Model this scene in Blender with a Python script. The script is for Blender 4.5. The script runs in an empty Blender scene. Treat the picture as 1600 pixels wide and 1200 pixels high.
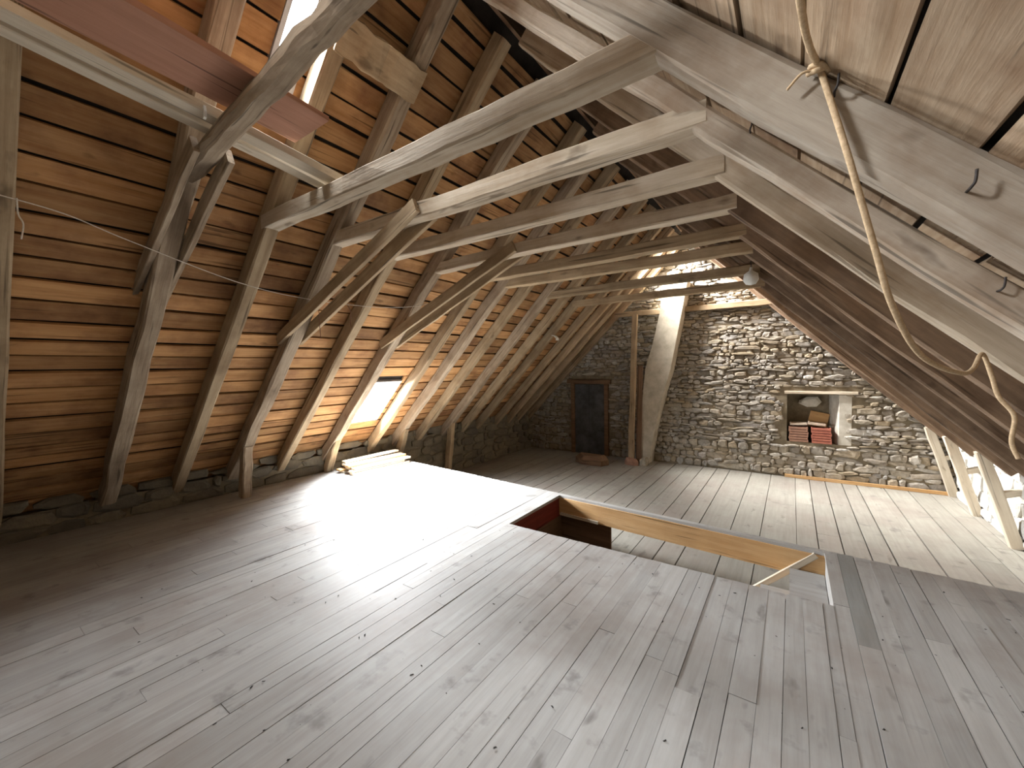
import bpy, math, random
from mathutils import Vector, Matrix
random.seed(7)
C = bpy.context.scene.collection
sc = bpy.context.scene

# ------------------------------------------------------------------ camera
F = 631.0
def norm(v): return v.normalized()
_vy = norm(Vector((438.0, 33.0, -F)))
_vx = Vector((910.0, -10.0, F)); _vx = norm(_vx - _vx.dot(_vy) * _vy)
_vz = _vx.cross(_vy)
CAMROT = Matrix((_vx, _vy, _vz))                 # camera -> world
cam_d = bpy.data.cameras.new('camera'); cam = bpy.data.objects.new('camera', cam_d); C.objects.link(cam)
cam_d.sensor_width = 36.0; cam_d.lens = 36.0 * F / 1600.0; cam_d.clip_start = 0.02
cam.matrix_world = Matrix.Translation((0, 0, 1.5)) @ CAMROT.to_4x4()
sc.camera = cam

# ------------------------------------------------------------------ light: overcast sky, daylight through the roof windows
w = bpy.data.worlds.new('sky'); sc.world = w; w.use_nodes = True
w.node_tree.nodes['Background'].inputs[0].default_value = (0.86, 0.93, 1.0, 1)
w.node_tree.nodes['Background'].inputs[1].default_value = 12.0
sc.view_settings.view_transform = 'Standard'; sc.view_settings.look = 'None'
sc.view_settings.gamma = 1.0; sc.view_settings.exposure = 0.0
try: sc.view_settings.use_curve_mapping = False
except Exception: pass
sc.cycles.use_denoising = True
sc.cycles.max_bounces = 8; sc.cycles.diffuse_bounces = 3
sc.cycles.sample_clamp_indirect = 6.0

R2I = math.sqrt(0.5)
NL = Vector((-R2I, 0, R2I)); UL = Vector((R2I, 0, R2I))        # left slope: outward normal, up the slope
NR = Vector((R2I, 0, R2I)); UR = Vector((-R2I, 0, R2I))        # right slope
BL, BR = 5.885, 2.206                                          # underside of the rafters: z = x+BL, z = -x+BR
RX = (BR - BL) / 2; RZ = RX + BL                               # ridge
HR = 0.15; HS = {'L': 0.15, 'R': 0.135}                                                      # rafter depth
YN, YF = -1.7, 9.15                                            # near and far gable
ZL = -0.635                                                    # lower floor
def PL(x, y, off=0.0): return Vector((x, y, x + BL)) + NL * off
def PR(x, y, off=0.0): return Vector((x, y, -x + BR)) + NR * off
def edgeY(x): return 4.03 - 0.078 * x                          # far edge of the raised floor

# skylights: side, x range on the rafter plane, y range, watts, lights colour
SKY = [('L', -5.28, -4.66, 3.42, 4.0, 720, (0.94, 0.975, 1.0), 138),
       ('L', -2.66, -2.16, 1.28, 1.46, 100, (0.93, 0.97, 1.0), 150),
       ('L', -2.62, -2.0, 8.61, 8.97, 260, (1.0, 0.98, 0.95), 84),
       ('L', -2.62, -2.0, 8.16, 8.46, 180, (1.0, 0.98, 0.95), 84),
       ('L', -2.60, -1.98, -0.95, -0.46, 220, (0.94, 0.97, 1.0), 140),
       ]
def slope_t(side, x): return (x - RX) / R2I if side == 'L' else (RX - x) / R2I    # distance below ridge is -t
SKYT = []
for s in SKY:
    a, b = slope_t(s[0], s[1]), slope_t(s[0], s[2])
    SKYT.append((s[0], min(a, b), max(a, b), s[3], s[4]))
def slope_pt(side, t, y, off):
    return (Vector((RX, y, RZ)) + (UL if side == 'L' else UR) * t + (NL if side == 'L' else NR) * off)
for i, (side, x0, x1, y0, y1, watts, col, spread) in enumerate(SKY):
    _, t0, t1, _, _ = SKYT[i]
    n = NL if side == 'L' else NR
    ld = bpy.data.lights.new('daylight', 'AREA'); ld.shape = 'RECTANGLE'
    ld.size = (y1 - y0) ; ld.size_y = (t1 - t0); ld.energy = watts; ld.color = col; ld.spread = math.radians(spread)   # a sloping pane only sees the sky above it
    lo = bpy.data.objects.new('daylight', ld); C.objects.link(lo)
    zax = n; xax = Vector((0, 1, 0)); yax = zax.cross(xax)
    m = Matrix((xax, yax, zax)).transposed().to_4x4(); m.translation = slope_pt(side, (t0 + t1) / 2, (y0 + y1) / 2, HS[side] + 0.085)
    lo.matrix_world = m

# ------------------------------------------------------------------ materials
def new_mat(name):
    m = bpy.data.materials.new(name); m.use_nodes = True
    nt = m.node_tree; b = nt.nodes['Principled BSDF']; b.inputs['Specular IOR Level'].default_value = 0.25
    return m, nt, b
def N(nt, t, **kw):
    n = nt.nodes.new(t)
    for k, v in kw.items(): setattr(n, k, v)
    return n
def mixc(nt, fac, a, b, mode='MIX'):
    n = N(nt, 'ShaderNodeMix', data_type='RGBA', blend_type=mode)
    for s, v in ((0, fac), (6, a), (7, b)):
        if hasattr(v, 'is_linked') or hasattr(v, 'node'): nt.links.new(v, n.inputs[s])
        else: n.inputs[s].default_value = v if s == 0 else (*v, 1)
    return n.outputs[2]
def noise(nt, vec, scale, detail=4, rough=0.6):
    n = N(nt, 'ShaderNodeTexNoise'); n.inputs['Scale'].default_value = scale
    n.inputs['Detail'].default_value = detail; n.inputs['Roughness'].default_value = rough
    nt.links.new(vec, n.inputs['Vector']); return n.outputs[0]
def ramp(nt, fac, stops):
    r = N(nt, 'ShaderNodeValToRGB'); e = r.color_ramp.elements
    while len(e) < len(stops): e.new(0.5)
    for el, (p, c) in zip(e, stops):
        el.position = p; el.color = (c, c, c, 1) if isinstance(c, (int, float)) else (*c, 1)
    nt.links.new(fac, r.inputs[0]); return r.outputs[0]
def wood(name, light, dark, stain, var=0.5, blot=0.5, rough=0.85, grain=22.0, bump=0.4, crack=0.75):
    m, nt, b = new_mat(name)
    tc = N(nt, 'ShaderNodeTexCoord'); oi = N(nt, 'ShaderNodeObjectInfo')
    off = N(nt, 'ShaderNodeVectorMath', operation='ADD')
    sc_ = N(nt, 'ShaderNodeVectorMath', operation='SCALE'); sc_.inputs['Scale'].default_value = 37.0
    comb = N(nt, 'ShaderNodeCombineXYZ')
    for k in range(3): nt.links.new(oi.outputs['Random'], comb.inputs[k])
    nt.links.new(comb.outputs[0], sc_.inputs[0])
    nt.links.new(tc.outputs['Object'], off.inputs[0]); nt.links.new(sc_.outputs[0], off.inputs[1])
    mp = N(nt, 'ShaderNodeMapping'); mp.inputs['Scale'].default_value = (0.07, 1, 1); nt.links.new(off.outputs[0], mp.inputs[0])
    g = noise(nt, mp.outputs[0], grain, 6, 0.65)
    bl = noise(nt, off.outputs[0], 2.6, 5, 0.6)
    mp2 = N(nt, 'ShaderNodeMapping'); mp2.inputs['Scale'].default_value = (0.4, 1, 1); nt.links.new(off.outputs[0], mp2.inputs[0])
    kn = noise(nt, mp2.outputs[0], 9.0, 3, 0.5)
    c = mixc(nt, ramp(nt, g, [(0.32, 0), (0.68, 1)]), dark, light)
    c = mixc(nt, ramp(nt, bl, [(0.5 - 0.05, 0.0), (0.72, blot)]), c, stain)
    c = mixc(nt, ramp(nt, kn, [(0.66, 0.0), (0.76, 0.6)]), c, tuple(x * 0.35 for x in stain))
    mp3 = N(nt, 'ShaderNodeMapping'); mp3.inputs['Scale'].default_value = (0.03, 1, 1); nt.links.new(off.outputs[0], mp3.inputs[0])
    ck = noise(nt, mp3.outputs[0], grain * 1.7, 2, 0.5)
    c = mixc(nt, ramp(nt, ck, [(0.63, 0.0), (0.70, crack)]), c, tuple(x * 0.3 for x in dark))
    v = N(nt, 'ShaderNodeMapRange'); v.inputs[3].default_value = 1 - var / 2; v.inputs[4].default_value = 1 + var / 2
    nt.links.new(oi.outputs['Random'], v.inputs[0])
    hs = N(nt, 'ShaderNodeHueSaturation'); nt.links.new(v.outputs[0], hs.inputs['Value']); nt.links.new(c, hs.inputs['Color'])
    nt.links.new(hs.outputs[0], b.inputs['Base Color']); b.inputs['Roughness'].default_value = rough
    bp = N(nt, 'ShaderNodeBump'); bp.inputs['Strength'].default_value = bump; bp.inputs['Distance'].default_value = 0.01
    nt.links.new(g, bp.inputs['Height']); nt.links.new(bp.outputs[0], b.inputs['Normal'])
    return m
M = {}
M['sheath_l'] = wood('pine_sheathing_warm', (0.46, 0.26, 0.115), (0.31, 0.15, 0.055), (0.12, 0.045, 0.02), 0.6, 0.75)
M['sheath_r'] = wood('pine_sheathing_grey', (0.42, 0.32, 0.22), (0.28, 0.19, 0.115), (0.17, 0.09, 0.045), 0.35, 0.8)
M['rafter'] = wood('old_rafter_wood', (0.47, 0.36, 0.23), (0.30, 0.21, 0.125), (0.18, 0.115, 0.06), 0.35, 0.65)
M['rafter_r'] = wood('dusty_rafter_wood', (0.54, 0.47, 0.385), (0.36, 0.29, 0.22), (0.22, 0.135, 0.075), 0.3, 0.75)
M['rafter_shaded'] = wood('shaded_rafter_wood', (0.30, 0.205, 0.135), (0.17, 0.115, 0.075), (0.09, 0.055, 0.035), 0.35, 0.8)  # brown rafter wood, darkened in colour to imitate shade on the far right rafters
M['collar'] = wood('dusty_collar_wood', (0.55, 0.47, 0.37), (0.38, 0.30, 0.21), (0.26, 0.17, 0.095), 0.3, 0.6)
M['log'] = wood('rough_log_wood', (0.45, 0.36, 0.26), (0.25, 0.18, 0.12), (0.15, 0.10, 0.06), 0.25, 0.7, bump=0.6)
M['red_plank'] = wood('reddish_plank_wood', (0.42, 0.22, 0.15), (0.34, 0.17, 0.11), (0.3, 0.15, 0.09), 0.1, 0.3)
M['dark_wood'] = wood('dark_brown_wood', (0.20, 0.12, 0.07), (0.12, 0.07, 0.04), (0.08, 0.045, 0.025), 0.3, 0.4)
M['pale'] = wood('pale_board_wood', (0.62, 0.55, 0.44), (0.50, 0.42, 0.32), (0.4, 0.3, 0.2), 0.25, 0.3)
M['orange'] = wood('orange_pine_joist', (0.62, 0.40, 0.20), (0.50, 0.29, 0.12), (0.36, 0.19, 0.08), 0.1, 0.4)
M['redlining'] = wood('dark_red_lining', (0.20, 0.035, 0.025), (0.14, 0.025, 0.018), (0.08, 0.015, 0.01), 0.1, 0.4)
def floor_mat(name, light, dark, stain, var, hatch=1.0):
    m = wood(name, light, dark, stain, var, 0.35, 0.62, 26.0, 0.12, 0.12)
    nt = m.node_tree; b = nt.nodes['Principled BSDF']; b.inputs['Specular IOR Level'].default_value = 0.35
    geo = N(nt, 'ShaderNodeNewGeometry')
    old = b.inputs['Base Color'].links[0].from_socket
    d1 = noise(nt, geo.outputs['Position'], 1.1, 5, 0.6)
    d2 = noise(nt, geo.outputs['Position'], 5.0, 4, 0.6)
    c = mixc(nt, ramp(nt, d1, [(0.46, 0.0), (0.70, 0.75)]), old, (0.24, 0.20, 0.175))
    c = mixc(nt, ramp(nt, d2, [(0.60, 0.0), (0.72, 0.6)]), c, (0.15, 0.14, 0.13))
    nt.links.new(c, b.inputs['Base Color'])
    return m
M['floor'] = floor_mat('grey_worn_floorboards', (0.41, 0.405, 0.395), (0.33, 0.32, 0.305), (0.29, 0.265, 0.24), 0.2)
M['floor_dark'] = floor_mat('dark_floorboard', (0.27, 0.275, 0.265), (0.21, 0.21, 0.2), (0.2, 0.19, 0.17), 0.1)
M['floor_low'] = floor_mat('wide_grey_floorboards', (0.34, 0.325, 0.285), (0.27, 0.255, 0.22), (0.22, 0.20, 0.17), 0.22)
def stone_mat(name, cols, white=0.0):
    m, nt, b = new_mat(name)
    geo = N(nt, 'ShaderNodeNewGeometry'); oi = N(nt, 'ShaderNodeObjectInfo')
    add = N(nt, 'ShaderNodeMath', operation='ADD'); fr = N(nt, 'ShaderNodeMath', operation='FRACT')
    nt.links.new(geo.outputs['Random Per Island'], add.inputs[0]); nt.links.new(oi.outputs['Random'], add.inputs[1]); nt.links.new(add.outputs[0], fr.inputs[0])
    c = ramp(nt, fr.outputs[0], [(i / (len(cols) - 1), k) for i, k in enumerate(cols)])
    d = noise(nt, geo.outputs['Position'], 26.0, 5, 0.65); d2 = noise(nt, geo.outputs['Position'], 2.0, 4, 0.6)
    c = mixc(nt, ramp(nt, d, [(0.35, 0.0), (0.7, 0.5)]), c, (0.09, 0.075, 0.06))
    c = mixc(nt, ramp(nt, d2, [(0.42, 0.0), (0.7, 0.6)]), c, (0.30, 0.235, 0.145))
    if white: c = mixc(nt, ramp(nt, d2, [(0.25, white), (0.8, white * 0.6)]), c, (0.80, 0.79, 0.75))
    nt.links.new(c, b.inputs['Base Color']); b.inputs['Roughness'].default_value = 0.92
    bp = N(nt, 'ShaderNodeBump'); bp.inputs['Strength'].default_value = 0.5; bp.inputs['Distance'].default_value = 0.02
    nt.links.new(d, bp.inputs['Height']); nt.links.new(bp.outputs[0], b.inputs['Normal'])
    return m
SC = [(0.42, 0.37, 0.29), (0.30, 0.28, 0.25), (0.52, 0.48, 0.42), (0.25, 0.23, 0.21), (0.44, 0.36, 0.25), (0.38, 0.36, 0.34), (0.56, 0.53, 0.48)]
M['stone'] = stone_mat('rubble_stone', SC)
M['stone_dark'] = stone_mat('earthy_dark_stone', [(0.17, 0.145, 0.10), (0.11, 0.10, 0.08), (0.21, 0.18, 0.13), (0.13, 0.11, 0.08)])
M['stone_white'] = stone_mat('limewashed_stone', SC, 0.9)
def plain(name, c1, c2, scale=9.0, rough=0.9):
    m, nt, b = new_mat(name); geo = N(nt, 'ShaderNodeNewGeometry')
    d = noise(nt, geo.outputs['Position'], scale, 6, 0.65)
    nt.links.new(mixc(nt, ramp(nt, d, [(0.35, 0), (0.65, 1)]), c1, c2), b.inputs['Base Color']); b.inputs['Roughness'].default_value = rough
    bp = N(nt, 'ShaderNodeBump'); bp.inputs['Strength'].default_value = 0.3; bp.inputs['Distance'].default_value = 0.01
    nt.links.new(d, bp.inputs['Height']); nt.links.new(bp.outputs[0], b.inputs['Normal'])
    return m
M['mortar'] = plain('earth_mortar', (0.25, 0.205, 0.14), (0.15, 0.12, 0.08), 7)
M['lime'] = plain('lime_plaster', (0.66, 0.63, 0.56), (0.46, 0.42, 0.35), 6)
M['flue'] = plain('flue_render', (0.56, 0.50, 0.40), (0.40, 0.35, 0.27), 5)
M['under'] = plain('slate_underlay', (0.035, 0.028, 0.022), (0.02, 0.016, 0.013), 8)
M['slate'] = plain('dark_slate', (0.10, 0.105, 0.11), (0.05, 0.05, 0.052), 4)
M['iron'] = plain('rusty_iron', (0.05, 0.04, 0.035), (0.025, 0.02, 0.018), 40, 0.6)
M['rope'] = plain('hemp_rope', (0.62, 0.46, 0.29), (0.45, 0.32, 0.19), 90)
M['string'] = plain('white_twine', (0.72, 0.66, 0.58), (0.58, 0.52, 0.45), 90)
M['white'] = plain('white_paper', (0.82, 0.82, 0.78), (0.72, 0.72, 0.68), 20)
M['tile_red'] = plain('red_clay_tile', (0.42, 0.15, 0.10), (0.30, 0.10, 0.07), 14)
M['tile_brown'] = plain('brown_clay_tile', (0.34, 0.19, 0.13), (0.24, 0.13, 0.09), 14)
M['tile_pale'] = plain('pale_clay_tile', (0.6, 0.5, 0.4), (0.45, 0.36, 0.28), 14)
M['chip'] = plain('dark_debris', (0.05, 0.045, 0.04), (0.03, 0.028, 0.025), 30)
M['steel'] = plain('grey_window_metal', (0.55, 0.55, 0.57), (0.45, 0.45, 0.47), 12, 0.5)
def glass():
    m = bpy.data.materials.new('window_glass'); m.use_nodes = True; nt = m.node_tree; nt.nodes.clear()
    o = N(nt, 'ShaderNodeOutputMaterial'); mx = N(nt, 'ShaderNodeMixShader'); mx.inputs[0].default_value = 0.08
    t = N(nt, 'ShaderNodeBsdfTransparent'); g = N(nt, 'ShaderNodeBsdfGlossy'); g.inputs['Roughness'].default_value = 0.1
    nt.links.new(t.outputs[0], mx.inputs[1]); nt.links.new(g.outputs[0], mx.inputs[2]); nt.links.new(mx.outputs[0], o.inputs[0]); return m
M['glass'] = glass()

# ------------------------------------------------------------------ helpers
def empty(name, loc, label=None, cat=None, group=None, kind=None):
    o = bpy.data.objects.new(name, None); C.objects.link(o); o.location = loc; o.empty_display_size = 0.1
    tag(o, label, cat, group, kind); return o
def tag(o, label=None, cat=None, group=None, kind=None):
    for k, v in (('label', label), ('category', cat), ('group', group), ('kind', kind)):
        if v: o[k] = v
    return o
BASE = {}
def world_of(o):
    m = o.matrix_basis.copy()
    return world_of(o.parent) @ m if o.parent else m
def mesh_obj(name, verts, faces, mat, parent=None, mw=None, smooth=False):
    me = bpy.data.meshes.new(name); me.from_pydata([tuple(v) for v in verts], [], faces); me.update()
    if smooth:
        for p in me.polygons: p.use_smooth = True
    me.materials.append(M[mat])
    return link_obj(name, me, parent, mw)
def link_obj(name, me, parent=None, mw=None):
    o = bpy.data.objects.new(name, me); C.objects.link(o)
    mw = mw or Matrix.Identity(4)
    if parent:
        o.parent = parent; o.matrix_basis = world_of(parent).inverted() @ mw
    else: o.matrix_basis = mw
    return o
def beam_data(L, wd, h, segs=8, jit=0.004, ch=0.012, rng=random, taper=1.0, bow=0.0):
    hw, hh = wd / 2, h / 2
    if ch > 0:
        sec = [(-hw + ch, -hh), (hw - ch, -hh), (hw, -hh + ch), (hw, hh - ch), (hw - ch, hh), (-hw + ch, hh), (-hw, hh - ch), (-hw, -hh + ch)]
    else: sec = [(-hw, -hh), (hw, -hh), (hw, hh), (-hw, hh)]
    n = len(sec); vs = []; fs = []
    for i in range(segs + 1):
        t = i / segs; k = 1 + (taper - 1) * t
        oy, oz = rng.uniform(-jit, jit), rng.uniform(-jit, jit) + bow * math.sin(math.pi * t)
        for (y, z) in sec:
            vs.append((t * L, y * k + oy + rng.uniform(-jit, jit) * 0.8, z * k + oz + rng.uniform(-jit, jit) * 0.8))
    for i in range(segs):
        for j in range(n):
            a = i * n + j; b_ = i * n + (j + 1) % n
            fs.append((a, a + n, b_ + n, b_))
    fs.append(tuple(range(n))); fs.append(tuple(reversed(range(segs * n, segs * n + n))))
    return vs, fs
def frame(p0, p1, up):
    x = norm(p1 - p0); y = norm(up.cross(x)); z = x.cross(y)
    m = Matrix((x, y, z)).transposed().to_4x4(); m.translation = p0; return m
def beam(name, p0, p1, wd, h, mat, parent=None, up=Vector((0, 0, 1)), **kw):
    p0, p1 = Vector(p0), Vector(p1)
    vs, fs = beam_data((p1 - p0).length, wd, h, **kw)
    return mesh_obj(name, vs, fs, mat, parent, frame(p0, p1, up))
def box_geo(x0, x1, y0, y1, z0, z1):
    return ([(x0, y0, z0), (x1, y0, z0), (x1, y1, z0), (x0, y1, z0), (x0, y0, z1), (x1, y0, z1), (x1, y1, z1), (x0, y1, z1)],
            [(0, 3, 2, 1), (4, 5, 6, 7), (0, 1, 5, 4), (1, 2, 6, 5), (2, 3, 7, 6), (3, 0, 4, 7)])
class MB:
    def __init__(s): s.v = []; s.f = []
    def add(s, vf, fn=None):
        b = len(s.v); s.v += [fn(Vector(p)) if fn else p for p in vf[0]]; s.f += [tuple(i + b for i in f) for f in vf[1]]; return s
    def poly(s, pts, y0, y1):                       # extruded polygon in the XZ plane
        n = len(pts); b = len(s.v)
        s.v += [(x, y0, z) for x, z in pts] + [(x, y1, z) for x, z in pts]
        s.f += [tuple(b + i for i in range(n)), tuple(b + n + i for i in reversed(range(n)))]
        s.f += [(b + (i + 1) % n, b + i, b + n + i, b + n + (i + 1) % n) for i in range(n)]; return s
    def obj(s, name, mat, parent=None, smooth=False, mw=None): return mesh_obj(name, s.v, s.f, mat, parent, mw, smooth)
def tube(name, pts, r, mat, parent=None, res=6, sub=8):
    pts = [Vector(p) for p in pts]
    P = []                                           # Catmull-Rom
    for i in range(len(pts) - 1):
        a, b_, c, d = pts[max(i - 1, 0)], pts[i], pts[i + 1], pts[min(i + 2, len(pts) - 1)]
        for k in range(sub):
            t = k / sub
            P.append(0.5 * ((2 * b_) + (c - a) * t + (2 * a - 5 * b_ + 4 * c - d) * t * t + (-a + 3 * b_ - 3 * c + d) * t ** 3))
    P.append(pts[-1]); vs = []; fs = []
    for i, p in enumerate(P):
        d = norm(P[min(i + 1, len(P) - 1)] - P[max(i - 1, 0)])
        u = norm(d.cross(Vector((0.3, 1, 0.2)))); v = d.cross(u)
        for j in range(res):
            a = 2 * math.pi * j / res; vs.append(p + u * math.cos(a) * r + v * math.sin(a) * r)
    for i in range(len(P) - 1):
        for j in range(res): fs.append((i * res + j, i * res + (j + 1) % res, (i + 1) * res + (j + 1) % res, (i + 1) * res + j))
    fs.append(tuple(reversed(range(res)))); fs.append(tuple(range((len(P) - 1) * res, len(P) * res)))
    return mesh_obj(name, vs, fs, mat, parent, None, True)
def rock_geo(sx, sy, sz, rng=random, nseg=7):
    """irregular faced stone, front towards -Y, centred on its back plane"""
    vs = []; fs = []
    angs = [2 * math.pi * (i + rng.uniform(-0.25, 0.25)) / nseg for i in range(nseg)]
    def rect(a):
        c, s = math.cos(a), math.sin(a); k = 1 / max(abs(c), abs(s)); k = 1 + (k - 1) * 0.92
        return c * k * sx / 2, s * k * sz / 2
    rad = [rng.uniform(0.88, 1.06) for _ in angs]
    for a, r in zip(angs, rad):
        x, z = rect(a); vs.append((x * r, 0, z * r))
    for a, r in zip(angs, rad):
        x, z = rect(a); vs.append((x * r, -sy * rng.uniform(0.55, 0.8), z * r))
    for a, r in zip(angs, rad):
        x, z = rect(a); vs.append((x * r * 0.72, -sy * rng.uniform(0.85, 1.1), z * r * 0.68))
    for k in (0, nseg):
        for i in range(nseg): fs.append((k + i, k + (i + 1) % nseg, k + nseg + (i + 1) % nseg, k + nseg + i))
    fs.append(tuple(2 * nseg + i for i in range(nseg)))
    return vs, fs

# ------------------------------------------------------------------ roof slopes (lining boards on a dark underlay)
def subtract(a, b, cuts):
    out = [(a, b)]
    for c0, c1 in cuts:
        nxt = []
        for p, q in out:
            if c1 <= p or c0 >= q: nxt.append((p, q)); continue
            if c0 > p: nxt.append((p, c0))
            if c1 < q: nxt.append((c1, q))
        out = nxt
    return out
TRY = [-1.05, -0.42, 0.20, 0.93, 1.50, 2.05, 2.64, 3.28, 4.06, 4.56, 5.10, 5.77, 6.34, 6.84, 7.52, 8.04, 8.48, 9.0]
def slope_box(side, t0, t1, y0, y1, o0, o1):
    g = box_geo(0, 1, 0, 1, 0, 1)
    f = lambda p: slope_pt(side, t0 + p.x * (t1 - t0), y0 + p.y * (y1 - y0), o0 + p.z * (o1 - o0))
    vs = [f(Vector(v)) for v in g[0]]
    return vs, (g[1] if side == 'L' else [tuple(reversed(q)) for q in g[1]])
def build_slope(side, mat, wr, tmin):
    wins = [(t0, t1, y0, y1) for (s, t0, t1, y0, y1) in SKYT if s == side]
    mb = MB()
    cuts = sorted(set([tmin, 0.3] + [w_[0] for w_ in wins] + [w_[1] for w_ in wins]))
    for a, b_ in zip(cuts[:-1], cuts[1:]):
        mid = (a + b_) / 2
        for y0, y1 in subtract(YN - 0.3, YF + 0.3, [(w_[2], w_[3]) for w_ in wins if w_[0] < mid < w_[1]]):
            mb.add(slope_box(side, a, b_, y0, y1, HS[side] + 0.045, HS[side] + 0.085))
    nm = 'ceiling_left' if side == 'L' else 'ceiling_right'
    root = mb.obj(nm, 'under')
    tag(root, 'warm brown board-lined left roof slope between the rafters' if side == 'L' else 'greyish board-lined right roof slope above the near rafters', None, None, 'structure')
    U, Nn = (UL, NL) if side == 'L' else (UR, NR)
    t = tmin
    while t < -0.03:
        wd = random.uniform(*wr); wd = min(wd, -0.005 - t)
        gap = random.uniform(0.016, 0.032) if side == 'L' else random.uniform(0.01, 0.03)
        bw = wd - gap
        if bw > 0.03:
            cut = [(w_[2], w_[3]) for w_ in wins if w_[0] - 0.005 < t + bw and w_[1] + 0.005 > t]
            for y0, y1 in subtract(YN, YF, cut):
                joints = [y0]; y = y0
                while True:
                    cand = [r + 0.055 for r in TRY if y + 1.3 < r + 0.055 < min(y + 3.9, y1 - 0.3)]
                    if not cand or y1 - y < 2.6: break
                    y = random.choice(cand); joints.append(y)
                joints.append(y1)
                for a, b_ in zip(joints[:-1], joints[1:]):
                    L = b_ - a - 0.004; segs = max(1, int(L / 0.45))
                    vs, fs = beam_data(L, bw, 0.022, segs, 0.003, 0)
                    tw = random.uniform(-0.004, 0.012)
                    p = slope_pt(side, t + bw / 2, a, HS[side] + 0.013 + max(tw, 0) + 0.002)
                    x = Vector((0, 1, 0)); z = Nn; yv = z.cross(x)
                    m = Matrix((x, yv, z)).transposed().to_4x4(); m.translation = p
                    m = m @ Matrix.Rotation(random.uniform(-0.03, 0.05), 4, 'X')
                    mesh_obj('board', vs, fs, mat, root, m)
        t += wd
    return root
build_slope('L', 'sheath_l', (0.135, 0.195), -6.15)
build_slope('R', 'sheath_r', (0.17, 0.27), -6.0)

# skylight windows
for i, (side, t0, t1, y0, y1) in enumerate(SKYT):
    root = empty('window_%d' % (i + 1), slope_pt(side, t0, (y0 + y1) / 2, HR), None, None, None, 'structure')
    fr = MB(); e = 0.028
    for a in [(t0, t0 + e, y0, y1), (t1 - e, t1, y0, y1), (t0 + e, t1 - e, y0, y0 + e), (t0 + e, t1 - e, y1 - e, y1)]:
        fr.add(slope_box(side, *a, HS[side] + 0.0, HS[side] + 0.08))
    fr.obj('window_frame', 'steel', root)
    g = MB(); g.add(slope_box(side, t0 + e, t1 - e, y0 + e, y1 - e, HS[side] + 0.05, HS[side] + 0.054)); g.obj('pane', 'glass', root)
    if i in (0, 2):
        ym = (y0 + y1) / 2
        bm = MB(); bm.add(slope_box(side, t0 + e, t1 - e, ym - 0.009, ym + 0.009, HS[side] + 0.03, HS[side] + 0.05)); bm.obj('glazing_bar', 'steel', root)

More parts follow.
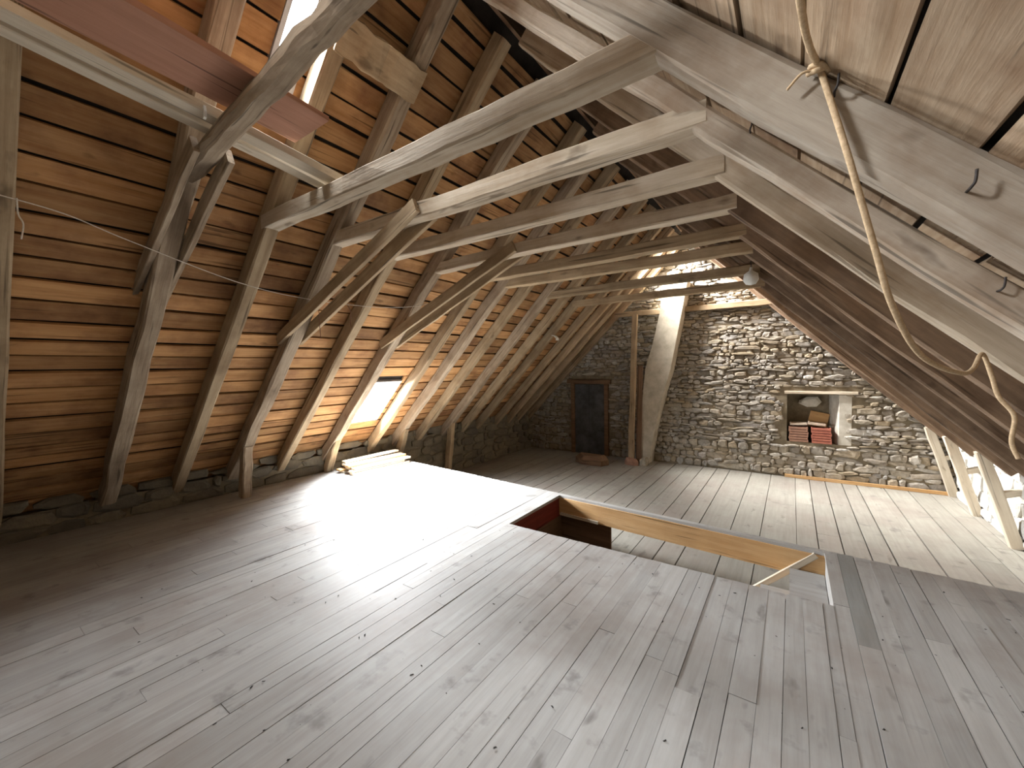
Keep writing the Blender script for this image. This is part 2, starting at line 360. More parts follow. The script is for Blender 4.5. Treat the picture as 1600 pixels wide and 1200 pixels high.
# ------------------------------------------------------------------ trusses
ORD = ['first', 'second', 'third', 'fourth', 'fifth', 'sixth', 'seventh', 'eighth', 'ninth', 'tenth', 'eleventh', 'twelfth', 'thirteenth', 'fourteenth', 'fifteenth', 'sixteenth', 'seventeenth', 'eighteenth']
SPECIAL = {0.93: 'roof truss with a thick rough log collar and reddish plank lying over it',
           1.50: 'nearest whole roof truss with pale square collar crossing the upper picture',
           2.05: 'roof truss with double diagonal braces behind the nearest whole collar',
           3.28: 'roof truss with double diagonal braces on the near side of the bright roof window',
           2.64: 'plain roof truss between the two trusses that carry double braces',
           4.06: 'roof truss on the far side of the bright low roof window',
           9.0: 'last roof truss tight against the stone gable wall'}
WD = 0.105
trusses = {}
for i, y in enumerate(TRY):
    rough = y in (0.93, 2.05, 3.28, 4.56, 5.77)
    yc = y + WD / 2
    half = y in (5.10, 6.34, 7.52, 8.48)
    lab = SPECIAL.get(y, ('single left rafter, %s timber counted from the stone gable wall' if half else 'old timber roof truss, %s counted from the stone gable wall') % ORD[len(TRY) - 1 - i])
    t = empty('single_rafter' if half else 'roof_truss', (-5.7, yc, 0.27 if y < 4.2 else ZL), lab, 'rafter' if half else 'roof truss', 'single rafters on the left slope' if half else 'timber roof trusses along the attic')
    trusses[y] = t
    jit = 0.009 if rough else 0.004
    hl = HR
    # left rafter, right rafter
    beam('rafter', PL(-5.74, yc, hl / 2), PL(RX - 0.005, yc, hl / 2), WD * (1.15 if rough else 1), hl, 'log' if rough else 'rafter', t, NL, segs=16, jit=jit, ch=0.012)
    mr = 'rafter_r' if y < 2.5 else ('collar' if y < 3 else 'rafter_shaded')  # far right rafters take the wood with shade put into its colour
    lo, hi, wd_r = {1.50: (-0.012, 0.135, 0.10), 2.05: (0.0, 0.10, 0.09)}.get(y, (0.0, 0.128, 0.075))
    yr = {0.93: 0.71, 4.06: 4.02, 4.56: 4.78, 5.77: 5.80}.get(y, y)
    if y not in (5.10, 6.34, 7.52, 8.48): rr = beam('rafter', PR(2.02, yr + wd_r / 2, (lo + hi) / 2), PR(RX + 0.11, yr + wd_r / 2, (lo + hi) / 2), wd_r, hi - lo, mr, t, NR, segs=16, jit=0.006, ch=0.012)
    if y in (1.50, 2.05):                                         # iron hooks and nails driven into the near face
        for (hx, ho) in ([(0.02, 0.10), (0.32, 0.05)] if y == 1.50 else [(-0.22, 0.09), (0.52, 0.06), (0.75, 0.10)]):
            p = PR(hx, y, ho)
            tube('nail', [p + Vector((0, 0.01, 0)), p + Vector((0, -0.028, 0)), p + Vector((0.006, -0.034, 0.012)), p + Vector((0.008, -0.034, 0.04))], 0.0035, 'iron', rr, 5, 4)
    if y not in (0.20, -0.42, -1.05, 5.10, 6.34, 7.52, 8.04, 8.48):
        ch = 0.11
        zc = 2.595 + ch / 2; xl, xr = -3.36, -0.33
        jz = random.uniform(-0.02, 0.02) if y > 3 else 0
        if y == 0.93:
            beam('collar_beam', (-3.15, yc, 2.75), (-0.62, yc - 0.05, 2.93), 0.11, 0.09, 'log', t, segs=22, jit=0.006, ch=0.025)
        else:
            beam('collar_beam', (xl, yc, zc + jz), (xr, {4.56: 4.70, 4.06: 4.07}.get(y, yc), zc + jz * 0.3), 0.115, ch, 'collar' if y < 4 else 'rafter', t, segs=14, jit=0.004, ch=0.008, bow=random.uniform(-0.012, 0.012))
    if y in (0.93, 2.05, 3.28):
        for s in (-1, 1):
            yy = yc + s * (WD * 1.15 / 2 + 0.024)
            if y == 0.93: a, b_ = (-4.42, yy, 1.92 - 0.03 * s), (-2.75, yy, 2.78)
            else: a, b_ = (-4.22 + 0.04 * s, yy, 1.82), (-2.2, yy, 2.66)
            beam('brace', a, b_, 0.036, 0.11, 'rafter' if y != 0.93 else 'log', t, segs=8, jit=0.003, ch=0.004)
    if y in (2.05, 3.28, 4.56, 5.77):
        a, b_ = {2.05: ((-5.30, 0.63), (-5.40, 0.0)), 3.28: ((-5.42, 0.56), (-5.70, 0.0)), 4.56: ((-5.45, 0.50), (-5.64, 0.0)), 5.77: ((-5.5, 0.5), (-5.66, ZL))}[y]
        beam('ashlar_post', (b_[0], yc, b_[1]), (a[0], yc, a[1]), 0.10, 0.12, 'log' if y == 2.05 else 'rafter', t, Vector((1, 0, 0)), segs=6, jit=0.006, ch=0.012)
    if y in (6.84, 8.04, 9.0):
        beam('ashlar_post', (2.10, yc, ZL), (1.80, yc, 0.44), 0.085, 0.11, 'pale', t, Vector((1, 0, 0)), segs=6, jit=0.004, ch=0.008)
        beam('tie', (1.93, yc, -0.06), (2.16, yc, 0.03), 0.07, 0.07, 'pale', t, segs=2, jit=0.003, ch=0.006)
rb = beam('ridge_board', (RX, YN, RZ + HR * 1.2), (RX, YF, RZ + HR * 1.2), 0.03, 0.13, 'dark_wood', None, segs=14, jit=0.004, ch=0)
tag(rb, 'long dark ridge board at the top between the rafters', 'ridge board')

# loose timbers up in the trusses
def loose(name, label, cat, *a, group=None, **k):
    return tag(beam(name, *a, **k), label, cat, group)
loose('plank', 'wide reddish plank lying on the log collar at upper left', 'plank', (-2.27, -0.62, 3.0), (-2.27, 1.30, 2.875), 0.36, 0.028, 'red_plank', segs=6, jit=0.003, ch=0.003)
loose('plank', 'pale narrow board running from the log collar to the next collar', 'plank', (-2.76, -0.5, 3.13), (-2.45, 1.66, 2.735), 0.10, 0.05, 'pale', segs=6, jit=0.004, ch=0.005)
loose('plank', 'second pale board alongside the narrow one behind the log collar', 'plank', (-2.89, -0.5, 3.12), (-2.58, 1.66, 2.732), 0.09, 0.04, 'pale', segs=6, jit=0.004, ch=0.005)
loose('plank', 'rough torn-edged board nailed under the rafters behind the log collar', 'plank', PL(-2.30, 1.52, -0.016), PL(-2.30, 2.16, -0.016), 0.22, 0.028, 'rafter', up=NL, segs=10, jit=0.009, ch=0.003)

# ------------------------------------------------------------------ floors
fl = MB()
fl.add(box_geo(-5.75, 2.3, YN, 3.06, -0.20, -0.032))
fl.add(box_geo(-5.75, -2.30, 3.06, 3.95, -0.20, -0.032)); fl.add(box_geo(0.29, 2.3, 3.06, 3.80, -0.20, -0.032))
floor = tag(fl.obj('floor', 'dark_wood'), 'raised grey plank floor in the foreground around the stair opening', None, None, 'structure')
HX0, HX1 = -2.225, 0.222
def HY0(x): return 3.115 + 0.0 * x
x = -5.74
def plank(parent, x0, x1, ya, yb, ztop, mat, th=0.03):
    L = yb - ya
    if L < 0.05: return
    vs, fs = beam_data(L, x1 - x0, th, max(1, int(L / 0.6)), 0.0009, 0)
    p = Vector(((x0 + x1) / 2, ya, ztop - th / 2 + random.uniform(-0.0018, 0.0012)))
    m = Matrix((Vector((0, 1, 0)), Vector((-1, 0, 0)), Vector((0, 0, 1)))).transposed().to_4x4(); m.translation = p
    m = m @ Matrix.Rotation(random.uniform(-0.006, 0.006), 4, 'X')
    return mesh_obj('plank', vs, fs, mat, parent, m)
while x < 2.28:
    wd = random.uniform(0.085, 0.118) if x > -3.2 else random.uniform(0.12, 0.16)
    for edge in (HX0, HX1):
        if x < edge < x + wd + 0.03: wd = edge - x
    if abs(x - HX1) < 1e-4: wd = 0.08
    elif abs(x - HX1 - 0.08) < 1e-4: wd = 0.095
    x1 = min(x + wd, 2.29); xm = (x + x1) / 2; g = random.choice((0.0004, 0.0006, 0.0008, 0.0012, 0.0028))
    spans = [(YN, edgeY(xm))]
    if HX0 - 0.001 < xm < HX1 + 0.001: spans = [(YN, 3.115)]
    mat = 'floor_dark' if 0.30 < xm < 0.40 and x < 0.31 else 'floor'
    for a, b_ in spans:
        js = [a]; yy = a + random.uniform(0.6, 2.4)
        while yy < b_ - 0.6: js.append(yy); yy += random.uniform(1.6, 3.0)
        js.append(b_)
        if mat == 'floor_dark': js = [a, 2.75, b_]
        for k, (p, q) in enumerate(zip(js[:-1], js[1:])):
            plank(floor, x + g, x1 - g, p + 0.001, q - 0.001, 0.0, 'floor_dark' if (mat == 'floor_dark' and k == 1) else 'floor')
    x = x1
# narrow border board along the far rim of the opening
beam('border_board', (HX0 - 0.02, edgeY(HX0) - 0.03, -0.012), (HX1 + 0.03, edgeY(HX1) - 0.03, -0.012), 0.06, 0.026, 'floor', floor, segs=4, jit=0.001, ch=0)

lf = MB(); lf.add(box_geo(-5.75, 2.15, 4.5, YF, ZL - 0.16, ZL - 0.033))
lf.add(box_geo(-5.75, -2.45, 2.5, 4.5, ZL - 0.16, ZL - 0.033)); lf.add(box_geo(0.9, 2.15, 2.5, 4.5, ZL - 0.16, ZL - 0.033))
floor2 = tag(lf.obj('floor_lower', 'dark_wood'), 'lower floor of wide grey boards in front of the stone gable', None, None, 'structure')
x = -5.74
while x < 2.12:
    wd = random.uniform(0.2, 0.38); x1 = min(x + wd, 2.13); xm = (x + x1) / 2; g = random.choice((0.003, 0.005, 0.008))
    a = 4.37 if -2.45 < xm < 0.9 else 2.6
    js = [a] + ([random.uniform(6.0, 7.6)] if random.random() < 0.45 else []) + [YF - 0.01]
    for p, q in zip(js[:-1], js[1:]): plank(floor2, x + g, x1 - g, p + 0.002, q - 0.002, ZL, 'floor_low', 0.032)
    x = x1
gs = MB(); gs.add(box_geo(-6.3, 2.6, YN, YF + 0.4, -3.0, -2.9)); tag(gs.obj('floor_storey_below', 'dark_wood'), 'dark floor of the storey below the stair opening', None, None, 'structure')

# stair opening linings and edge joist
so = empty('trim_1', (0, 4.0, 0), 'timber lining of the stair opening in the floor', None, None, 'structure')
e0 = lambda x: edgeY(x) + 0.01
beam('edge_joist', (-5.7, e0(-5.7) - 0.05, -0.125), (2.1, e0(2.1) - 0.05, -0.125), 0.06, 0.20, 'orange', so, segs=20, jit=0.002, ch=0.002)
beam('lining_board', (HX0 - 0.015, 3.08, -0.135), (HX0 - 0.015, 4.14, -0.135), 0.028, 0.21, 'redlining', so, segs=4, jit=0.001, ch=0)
beam('lining_board', (HX0, 3.09, -0.135), (HX1, 3.09, -0.135), 0.028, 0.21, 'dark_wood', so, segs=4, jit=0.001, ch=0)
beam('lining_board', (HX1 + 0.018, 3.08, -0.135), (HX1 + 0.018, 3.93, -0.135), 0.028, 0.21, 'floor', so, segs=4, jit=0.001, ch=0)
beam('shade_panel', (-2.262, 3.06, -0.44), (-2.262, 4.24, -0.44), 0.025, 0.39, 'dark_wood', so, segs=3, jit=0.002, ch=0)  # added dark panel: keeps the gap below the red lining black
beam('shade_panel', (-2.25, 4.24, -0.43), (-1.62, 4.19, -0.43), 0.025, 0.41, 'dark_wood', so, segs=3, jit=0.002, ch=0)  # added dark panel: stands in for shade, hides lit floor under the joist
beam('batten', (-2.2, 4.112, -0.205), (-1.72, 4.075, -0.205), 0.022, 0.03, 'pale', so, segs=3, jit=0.002, ch=0)
# staircase going down to the left
st = empty('staircase', (-1.2, 3.5, ZL), 'small wooden staircase descending to the left inside the floor opening', 'staircase')
for k in range(5):
    z = -0.17 - 0.19 * k; xr = HX1 - 0.0 - 0.2 * k
    tb = MB(); tb.add(box_geo(xr - 0.225, xr + 0.0, 3.15, 3.93, z - 0.03, z)); tb.obj('tread', 'floor', st)
    tb = MB(); tb.add(box_geo(xr - 0.20, xr - 0.182, 3.15, 3.93, z - 0.19, z - 0.03)); tb.obj('riser', 'orange', st)
beam('stringer', (0.17, 3.955, -0.03), (-0.95, 3.955, -1.09), 0.03, 0.045, 'pale', st, segs=5, jit=0.001, ch=0.003)
beam('stringer', (0.17, 3.13, -0.2), (-0.95, 3.13, -1.26), 0.03, 0.2, 'dark_wood', st, segs=5, jit=0.001, ch=0.003)

# ------------------------------------------------------------------ walls
def roof_z(x): return min(x + BL + (HR + 0.06) / R2I, -x + BR + (HR + 0.06) / R2I)
NX0, NX1, NZ0, NZ1 = -0.055, 0.69, 0.03, 0.915
wf = MB(); yb = YF + 0.45
wf.poly([(-6.4, -3), (NX0 - 0.02, -3), (NX0 - 0.02, roof_z(NX0)), (RX, roof_z(RX)), (-6.4, roof_z(-6.4))], YF, yb)
wf.poly([(NX0 - 0.02, -3), (NX1 + 0.16, -3), (NX1 + 0.16, NZ0), (NX0 - 0.02, NZ0)], YF, yb)
wf.poly([(NX0 - 0.02, NZ1), (NX1 + 0.16, NZ1), (NX1 + 0.16, roof_z(NX1 + 0.16)), (NX0 - 0.02, roof_z(NX0 - 0.02))], YF, yb)
wf.poly([(NX1 + 0.16, -3), (2.6, -3), (2.6, roof_z(2.6)), (NX1 + 0.16, roof_z(NX1 + 0.16))], YF, yb)
wall_far = tag(wf.obj('wall_far', 'mortar'), 'rubble stone gable wall at the far end of the attic', None, None, 'structure')
nb = MB(); nb.add(box_geo(NX0 - 0.03, NX1 + 0.2, YF + 0.36, yb + 0.03, NZ0 - 0.02, NZ1 + 0.02)); nb.obj('niche_back', 'mortar', wall_far)
sp = MB(); sp.v = [(NX1 + 0.17, YF - 0.005, NZ0), (NX1 + 0.17, YF + 0.42, NZ0), (NX1 - 0.14, YF + 0.42, NZ0), (NX1 + 0.0, YF - 0.005, NZ0),
                   (NX1 + 0.17, YF - 0.005, NZ1), (NX1 + 0.17, YF + 0.42, NZ1), (NX1 - 0.14, YF + 0.42, NZ1), (NX1 + 0.0, YF - 0.005, NZ1)]
sp.f = box_geo(0, 1, 0, 1, 0, 1)[1]; sp.f = [tuple(reversed(q)) for q in sp.f]
sp.obj('niche_reveal', 'lime', wall_far)
beam('niche_lintel', (NX0 - 0.06, YF + 0.06, NZ1 + 0.035), (NX1 + 0.25, YF + 0.06, NZ1 + 0.045), 0.22, 0.05, 'pale', wall_far, segs=5, jit=0.004, ch=0.005)
beam('niche_board', (NX0 + 0.32, YF + 0.33, NZ0 + 0.42), (NX1 - 0.14, YF + 0.33, NZ0 + 0.36), 0.03, 0.3, 'orange', wall_far, segs=3, jit=0.003, ch=0.004)
rg = rock_geo(0.36, 0.12, 0.2); mesh_obj('niche_stone', rg[0], rg[1], 'lime', wall_far, Matrix.Translation((0.28, YF + 0.37, 0.76)))
# rubble: courses of single stones
rng = random.Random(11); stones = []
z = ZL + 0.02
while z < 4.2:
    h = rng.choice((0.035, 0.045, 0.055, 0.065, 0.08, 0.1)) if z > -0.1 else rng.choice((0.06, 0.08, 0.11, 0.14))
    x = -5.9 + rng.uniform(0, 0.2)
    while x < 2.2:
        wd = min(max(rng.lognormvariate(-1.9, 0.45), 0.06), 0.46); xm, zm = x + wd / 2, z + h / 2
        ok = zm + h / 2 < roof_z(xm - wd * 0.4) - 0.02 and zm + h / 2 < roof_z(xm + wd * 0.4) - 0.02
        if NX0 - 0.06 < x + wd and x < NX1 + 0.06 and NZ0 - 0.03 < z + h and z < NZ1 + 0.09: ok = False
        if -4.55 < xm < -3.55 and zm < 1.25: ok = False
        if ok: stones.append((xm + rng.uniform(-0.01, 0.01), zm + rng.uniform(-0.018, 0.018), wd * rng.uniform(0.9, 1.08), h * rng.uniform(0.85, 1.2), rng.uniform(0.012, 0.07)))
        x += wd + rng.uniform(-0.006, 0.012)
    z += h * 0.94
show = sorted([s for s in stones if s[0] > -3.4 and s[1] < 2.7], key=lambda s: -s[2] * s[3])[:300]
shown = set(show); rest = MB()
for s in stones:
    geo = rock_geo(s[2], s[4], s[3], rng); rot = Matrix.Rotation(rng.uniform(-0.14, 0.14), 4, 'Y')
    mt = Matrix.Translation((s[0], YF + 0.006, s[1])) @ rot
    if s in shown: mesh_obj('stone', geo[0], geo[1], 'stone', wall_far, mt)
    else: rest.add(geo, lambda p: mt @ p)
tag(rest.obj('small_stones', 'stone', wall_far), None, None, None, 'stuff')
bb = beam('baseboard_far', (-0.1, YF - 0.08, ZL + 0.03), (2.1, YF - 0.08, ZL + 0.03), 0.03, 0.055, 'orange', None, segs=6, jit=0.002, ch=0.002)
tag(bb, 'thin brown wooden strip at the foot of the gable wall', None, None, 'structure')
# dark blocked doorway
dr = empty('door_1', (-4.04, YF, ZL), 'dark blocked doorway in the stone gable in the far left corner', None, None, 'structure')
for k, (xa, xb) in enumerate(((-4.42, -4.05), (-4.045, -3.66))):
    b_ = MB(); b_.add(box_geo(xa, xb, YF - 0.05, YF, ZL, 1.06)); b_.obj('door_panel', 'slate', dr)
for xa in (-4.52, -3.655):
    b_ = MB(); b_.add(box_geo(xa, xa + 0.095, YF - 0.08, YF, ZL, 1.08)); b_.obj('door_jamb', 'dark_wood', dr)
beam('door_lintel', (-4.62, YF - 0.04, 1.13), (-3.5, YF - 0.04, 1.13), 0.09, 0.1, 'dark_wood', dr, segs=4, jit=0.004, ch=0.006)

def knee_wall(name, label, side, y0, y1, z0, z1, mat, back, n_rows):
    mb = MB()
    if side == 'L': mb.add(box_geo(-6.5, -5.76, y0, y1, -3, z1 - 0.04))
    else: mb.add(box_geo(2.15, 2.75, y0, y1, -3, z1 - 0.04))
    root = tag(mb.obj(name, back), label, None, None, 'structure')
    return root
def face_stones(root, side, y0, y1, z0, z1, mat, hmin, hmax, wmean, rng):
    z = z0
    while z < z1 - 0.02:
        h = rng.uniform(hmin, hmax); y = y0
        while y < y1:
            wd = min(max(rng.gauss(wmean, wmean * 0.35), 0.08), 0.6); wd = min(wd, y1 - y + 0.05)
            geo = rock_geo(wd, rng.uniform(0.03, 0.07), h, rng)
            if side == 'L': mt = Matrix.Translation((-5.77, y + wd / 2, z + h / 2 + rng.uniform(-0.02, 0.02))) @ Matrix.Rotation(math.pi / 2, 4, 'Z')
            else: mt = Matrix.Translation((2.16, y + wd / 2, z + h / 2 + rng.uniform(-0.02, 0.02))) @ Matrix.Rotation(-math.pi / 2, 4, 'Z')
            mesh_obj('stone', geo[0], geo[1], mat, root, mt)
            y += wd + 0.01
        z += h * 0.97
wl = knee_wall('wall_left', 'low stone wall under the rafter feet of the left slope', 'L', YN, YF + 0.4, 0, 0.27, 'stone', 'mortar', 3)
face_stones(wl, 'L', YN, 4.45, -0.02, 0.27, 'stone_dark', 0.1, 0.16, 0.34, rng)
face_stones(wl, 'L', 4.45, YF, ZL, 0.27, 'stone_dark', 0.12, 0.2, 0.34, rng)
wr_ = knee_wall('wall_right', 'limewashed low stone wall behind the right rafter posts', 'R', YN, YF + 0.4, ZL, 0.14, 'stone_white', 'lime', 4)
face_stones(wr_, 'R', 5.6, YF, ZL, 0.16, 'stone_white', 0.14, 0.24, 0.3, rng)
wn = MB(); wn.poly([(-6.5, -3), (2.75, -3), (2.75, 0.0), (2.6, roof_z(2.6)), (RX, roof_z(RX)), (-6.4, roof_z(-6.4)), (-6.5, 0)], YN - 0.3, YN)
tag(wn.obj('wall_near', 'mortar'), 'gable wall behind the viewer', None, None, 'structure')

# ------------------------------------------------------------------ flue, post
fp = [(-2.72, ZL), (-2.54, ZL), (-2.42, 0.1), (-2.27, 0.72), (-2.08, 1.42), (-1.855, 2.6), (-1.75, 3.2), (-2.25, 3.2), (-2.29, 2.62), (-2.43, 2.0), (-2.60, 1.42), (-2.70, 0.4)]
fu = MB(); fu.poly(fp, 8.78, YF + 0.02); fo = fu.obj('chimney_flue', 'flue')
tag(fo, 'leaning pale rendered chimney flue against the stone gable', 'chimney')
po = beam('timber_post', (-2.88, 8.66, ZL), (-2.80, 8.72, 2.60), 0.10, 0.11, 'rafter', None, Vector((1, 0, 0)), segs=10, jit=0.006, ch=0.01)
tag(po, 'slim brown timber post standing left of the chimney flue', 'post')
pp = beam('plank', (-2.74, 8.74, ZL), (-2.70, 8.755, 1.5), 0.03, 0.11, 'dark_wood', None, Vector((1, 0, 0)), segs=4, jit=0.003, ch=0.003)
tag(pp, 'dark plank standing between the post and the chimney flue', 'plank')
bk = mesh_obj('rubble_stone', *rock_geo(0.3, 0.14, 0.1), 'tile_brown', None, Matrix.Translation((-2.82, 8.5, ZL + 0.006)) @ Matrix.Rotation(-math.pi / 2, 4, 'X')); tag(bk, 'flat brown stone lying at the foot of the timber post', 'stone')
bk = mesh_obj('rubble_stone', *rock_geo(0.17, 0.16, 0.15), 'stone', None, Matrix.Translation((-2.58, 8.6, ZL + 0.006)) @ Matrix.Rotation(-math.pi / 2, 4, 'X')); tag(bk, 'grey lump of stone at the foot of the chimney flue', 'stone')
hp = mesh_obj('rubble_stone', *rock_geo(0.75, 0.2, 0.4), 'dark_wood', None, Matrix.Translation((-3.6, 8.2, ZL + 0.006)) @ Matrix.Rotation(-math.pi / 2, 4, 'X')); tag(hp, 'dim brown lump lying on the lower floor in the dark corner', 'rubble')

# ------------------------------------------------------------------ pile of boards by the low window
pr = random.Random(3); layers = [(4, 0.0), (3, 0.033), (3, 0.066), (2, 0.099), (1, 0.132)]
WORDS = ['bottom', 'second', 'third', 'fourth', 'top']
POS = {4: ['nearest the floor centre', 'second from the floor centre', 'third from the floor centre', 'nearest the wall'], 3: ['nearest the floor centre', 'in the middle', 'nearest the wall'], 2: ['nearest the floor centre', 'nearest the wall'], 1: ['']}
for li, (n, z) in enumerate(layers):
    for k in range(n):
        xx = -5.13 - 0.125 * k - (0.02, 0.05, 0.04, 0.14, 0.30)[li]; ya = 3.38 + pr.uniform(-0.05, 0.12) + 0.0 * li; yb_ = 4.38 + pr.uniform(-0.14, 0.06)
        lab = ('loose board in the pile by the wall, %s layer %s' % (WORDS[li], POS[n][k])).strip()
        if n == 1: lab = 'single loose board on top of the pile by the wall'
        o = beam('loose_board', (xx, ya, z + 0.016), (xx + 0.05 + pr.uniform(-0.008, 0.008), yb_, z + 0.016 + (0.02 if n == 1 else 0)), 0.10, 0.026, pr.choice(['pale', 'rafter', 'orange', 'pale', 'collar']), None, segs=3, jit=0.002, ch=0.002)
        tag(o, lab, 'board', 'loose boards piled by the left wall')

# ------------------------------------------------------------------ clay tiles in the niche
for s, (xa, mat, nm, n, wdt, col) in enumerate(((NX0 + 0.015, 'tile_brown', 'left', 6, 0.29, 'brown'), (NX0 + 0.355, 'tile_red', 'right', 6, 0.285, 'red'))):
    for k in range(n):
        z0 = NZ0 + 0.005 + k * 0.047
        b_ = MB(); dx = rng.uniform(-0.008, 0.008)
        b_.add(box_geo(0, wdt, 0, 0.26, 0, 0.036)); b_.add(box_geo(0.0, 0.018, 0.0, 0.26, 0.036, 0.045)); b_.add(box_geo(wdt - 0.018, wdt, 0, 0.26, 0.036, 0.045))
        o = b_.obj('clay_tile', mat, None, False, Matrix.Translation((xa + dx, YF - 0.01 - 0.03 * s, z0)))
        tag(o, '%s clay tile, %s from the bottom of the %s niche stack' % (col, ORD[k], nm), 'tile', 'clay tiles stacked in the wall niche')
for k, (xa, za, rot) in enumerate(((NX0 + 0.03, NZ0 + 0.305, 0.06), (NX0 + 0.30, NZ0 + 0.315, -0.08))):
    b_ = MB(); b_.add(box_geo(0, 0.26, 0, 0.24, 0, 0.035)); b_.add(box_geo(0, 0.02, 0, 0.24, 0.035, 0.05))
    o = b_.obj('clay_tile', 'tile_pale', None, False, Matrix.Translation((xa, YF + 0.02, za + (0.02 if k else 0))) @ Matrix.Rotation(-rot, 4, 'Y'))
    tag(o, 'pale clay tile lying tilted on top of the %s niche stack' % ('left', 'right')[k], 'tile', 'clay tiles stacked in the wall niche')

# ------------------------------------------------------------------ rope, strings, small white things
rp = empty('rope', (0.05, 1.46, 2.28), 'light brown rope tied to the near right rafter and hanging down', 'rope')
tube('strand', [(-0.002, 0.98, 2.385), (0.007, 1.15, 2.314), (0.03, 1.35, 2.325), (0.056, 1.478, 2.335), (0.09, 1.475, 2.2), (0.128, 1.472, 2.04), (0.185, 1.53, 1.83), (0.238, 1.60, 1.657), (0.328, 1.75, 1.516), (0.493, 2.1, 1.453), (0.60, 2.4, 1.465), (0.678, 2.61, 1.525), (0.705, 2.605, 1.43), (0.726, 2.6, 1.34), (0.771, 2.6, 1.26), (0.766, 2.6, 1.15), (0.787, 2.6, 1.08)], 0.0085, 'rope', rp, 7, 8)
tube('knot', [(0.03, 1.488, 2.335), (0.05, 1.465, 2.325), (0.075, 1.485, 2.335), (0.06, 1.50, 2.35), (0.035, 1.475, 2.345), (0.06, 1.46, 2.335), (0.078, 1.49, 2.325)], 0.008, 'rope', rp, 6, 6)
tube('frayed_end', [(0.045, 1.475, 2.33), (0.015, 1.465, 2.33), (-0.02, 1.47, 2.30)], 0.004, 'rope', rp, 5, 4)
s1 = tube('string', [PL(-3.40, 0.18, -0.07), PL(-3.43, 0.47, -0.06), PL(-3.50, 0.765, -0.06), PL(-3.65, 1.44, -0.03), PL(-3.70, 2.04, -0.03), PL(-3.69, 2.76, -0.03), PL(-3.63, 3.25, -0.03), PL(-3.52, 3.66, -0.02)], 0.0035, 'string', None, 5, 8)
tag(s1, 'thin pale string stretched across the left rafters', 'string')
s2 = tube('string', [PL(-3.40, 0.30, -0.074), PL(-3.42, 0.305, -0.05) + Vector((0, 0, -0.07)), PL(-3.42, 0.31, -0.05) + Vector((0.005, 0.01, -0.12)), PL(-3.42, 0.31, -0.05) + Vector((0, 0, -0.2))], 0.004, 'string', None, 5, 5)
tag(s2, 'short loose end of pale string hanging at the left picture edge', 'string')
def twig(pts, label):
    o = tube('dry_stem', pts, 0.0035, 'tile_brown', None, 5, 5); tag(o, label, 'dry stem', 'dry stems hanging on the left string')
a = PL(-3.70, 2.10, -0.04)
twig([a, a + Vector((0.01, 0.01, -0.1)), a + Vector((0.0, 0.02, -0.24)), a + Vector((0.01, 0.02, -0.36))], 'long dry brown stem hanging from the string below the braces')
a = PL(-3.70, 2.42, -0.04)
twig([a, a + Vector((0.02, 0.02, -0.08)), a + Vector((-0.01, 0.03, -0.17)), a + Vector((0.02, 0.02, -0.22))], 'shorter dry brown stem hanging from the string between two rafters')
def rag(loc, pts, label, wd=0.05):
    vs = []; fs = []
    for i, p in enumerate(pts):
        p = Vector(p) + Vector(loc)
        for q in ((0, -wd / 2, 0), (0, wd / 2, 0), (0.012, wd / 2, 0.006), (0.012, -wd / 2, 0.006)): vs.append(p + Vector(q))
    n = len(pts)
    for i in range(n - 1):
        for j in range(4): fs.append((i * 4 + j, i * 4 + (j + 1) % 4, i * 4 + 4 + (j + 1) % 4, i * 4 + 4 + j))
    fs += [(3, 2, 1, 0), (n * 4 - 4, n * 4 - 3, n * 4 - 2, n * 4 - 1)]
    o = mesh_obj('paper_scrap', vs, fs, 'white', None); tag(o, label, 'paper scrap')
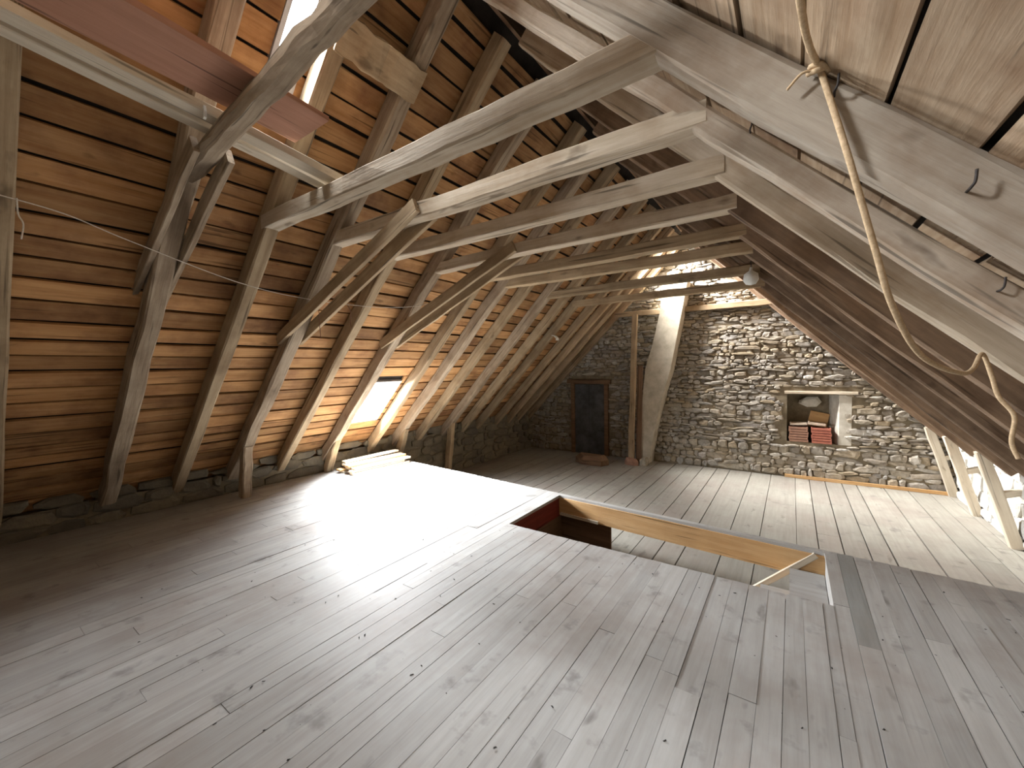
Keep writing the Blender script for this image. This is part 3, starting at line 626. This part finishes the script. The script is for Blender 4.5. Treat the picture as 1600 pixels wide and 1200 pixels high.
rag(PL(-3.82, 6.86, -0.03), [(0, 0, 0.06), (0.05, 0, 0.05), (0.10, 0, 0.0), (0.10, 0, -0.04)], 'small curled white scrap caught on the far left rafters', 0.1)
rag((-2.49, 0.86, 2.86), [(0, 0, 0.0), (0.005, 0, -0.03), (0.0, 0, -0.06)], 'tiny white tie on the log collar below the reddish plank', 0.012)
# pale enamel disc at the end of a far collar
lp = empty('pale_fitting', (-0.43, 5.75, 2.60), 'small pale rounded fitting hanging at the right end of a far collar', 'fitting')
vs = []; fs = []; n = 14
for (r, zz) in ((0.012, 0.10), (0.02, 0.06), (0.075, 0.02), (0.085, -0.05), (0.055, -0.10), (0.0, -0.115)):
    for j in range(n):
        an = 2 * math.pi * j / n; vs.append((r * math.cos(an), r * math.sin(an), zz))
for i in range(5):
    for j in range(n): fs.append((i * n + (j + 1) % n, i * n + j, (i + 1) * n + j, (i + 1) * n + (j + 1) % n))
mesh_obj('globe', vs, fs, 'white', lp, Matrix.Translation((-0.42, 5.70, 2.56)), True)
tube('cord', [(-0.42, 5.70, 2.65), (-0.42, 5.71, 2.70), (-0.43, 5.74, 2.74)], 0.006, 'iron', lp, 5, 4)

# ------------------------------------------------------------------ grit on the floor
db = MB(); dr_ = random.Random(5)
for k in range(150):
    x, y = dr_.uniform(-3.6, 1.2), dr_.uniform(0.6, 3.0)
    if k > 125: x, y = dr_.uniform(0.3, 1.6), dr_.uniform(2.4, 3.7)
    s = dr_.uniform(0.0015, 0.0055); l = s * dr_.uniform(1, 2.6); an = dr_.uniform(0, 6.28); h = s * 0.5
    c_, s_ = math.cos(an), math.sin(an)
    g = ([(-l, -s, 0), (l, -s * 0.4, 0), (l * 0.6, s, 0), (-l * 0.7, s * 0.8, 0), (-l * 0.3, 0, h), (l * 0.4, 0.1 * s, h * 0.8)], [(0, 1, 5, 4), (1, 2, 5), (2, 3, 4, 5), (3, 0, 4), (3, 2, 1, 0)])
    db.add(g, lambda p: (x + p.x * c_ - p.y * s_, y + p.x * s_ + p.y * c_, p.z + 0.0016))
tag(db.obj('floor_grit', 'chip'), 'dark chips and grit scattered over the grey floorboards', 'grit', None, 'stuff')
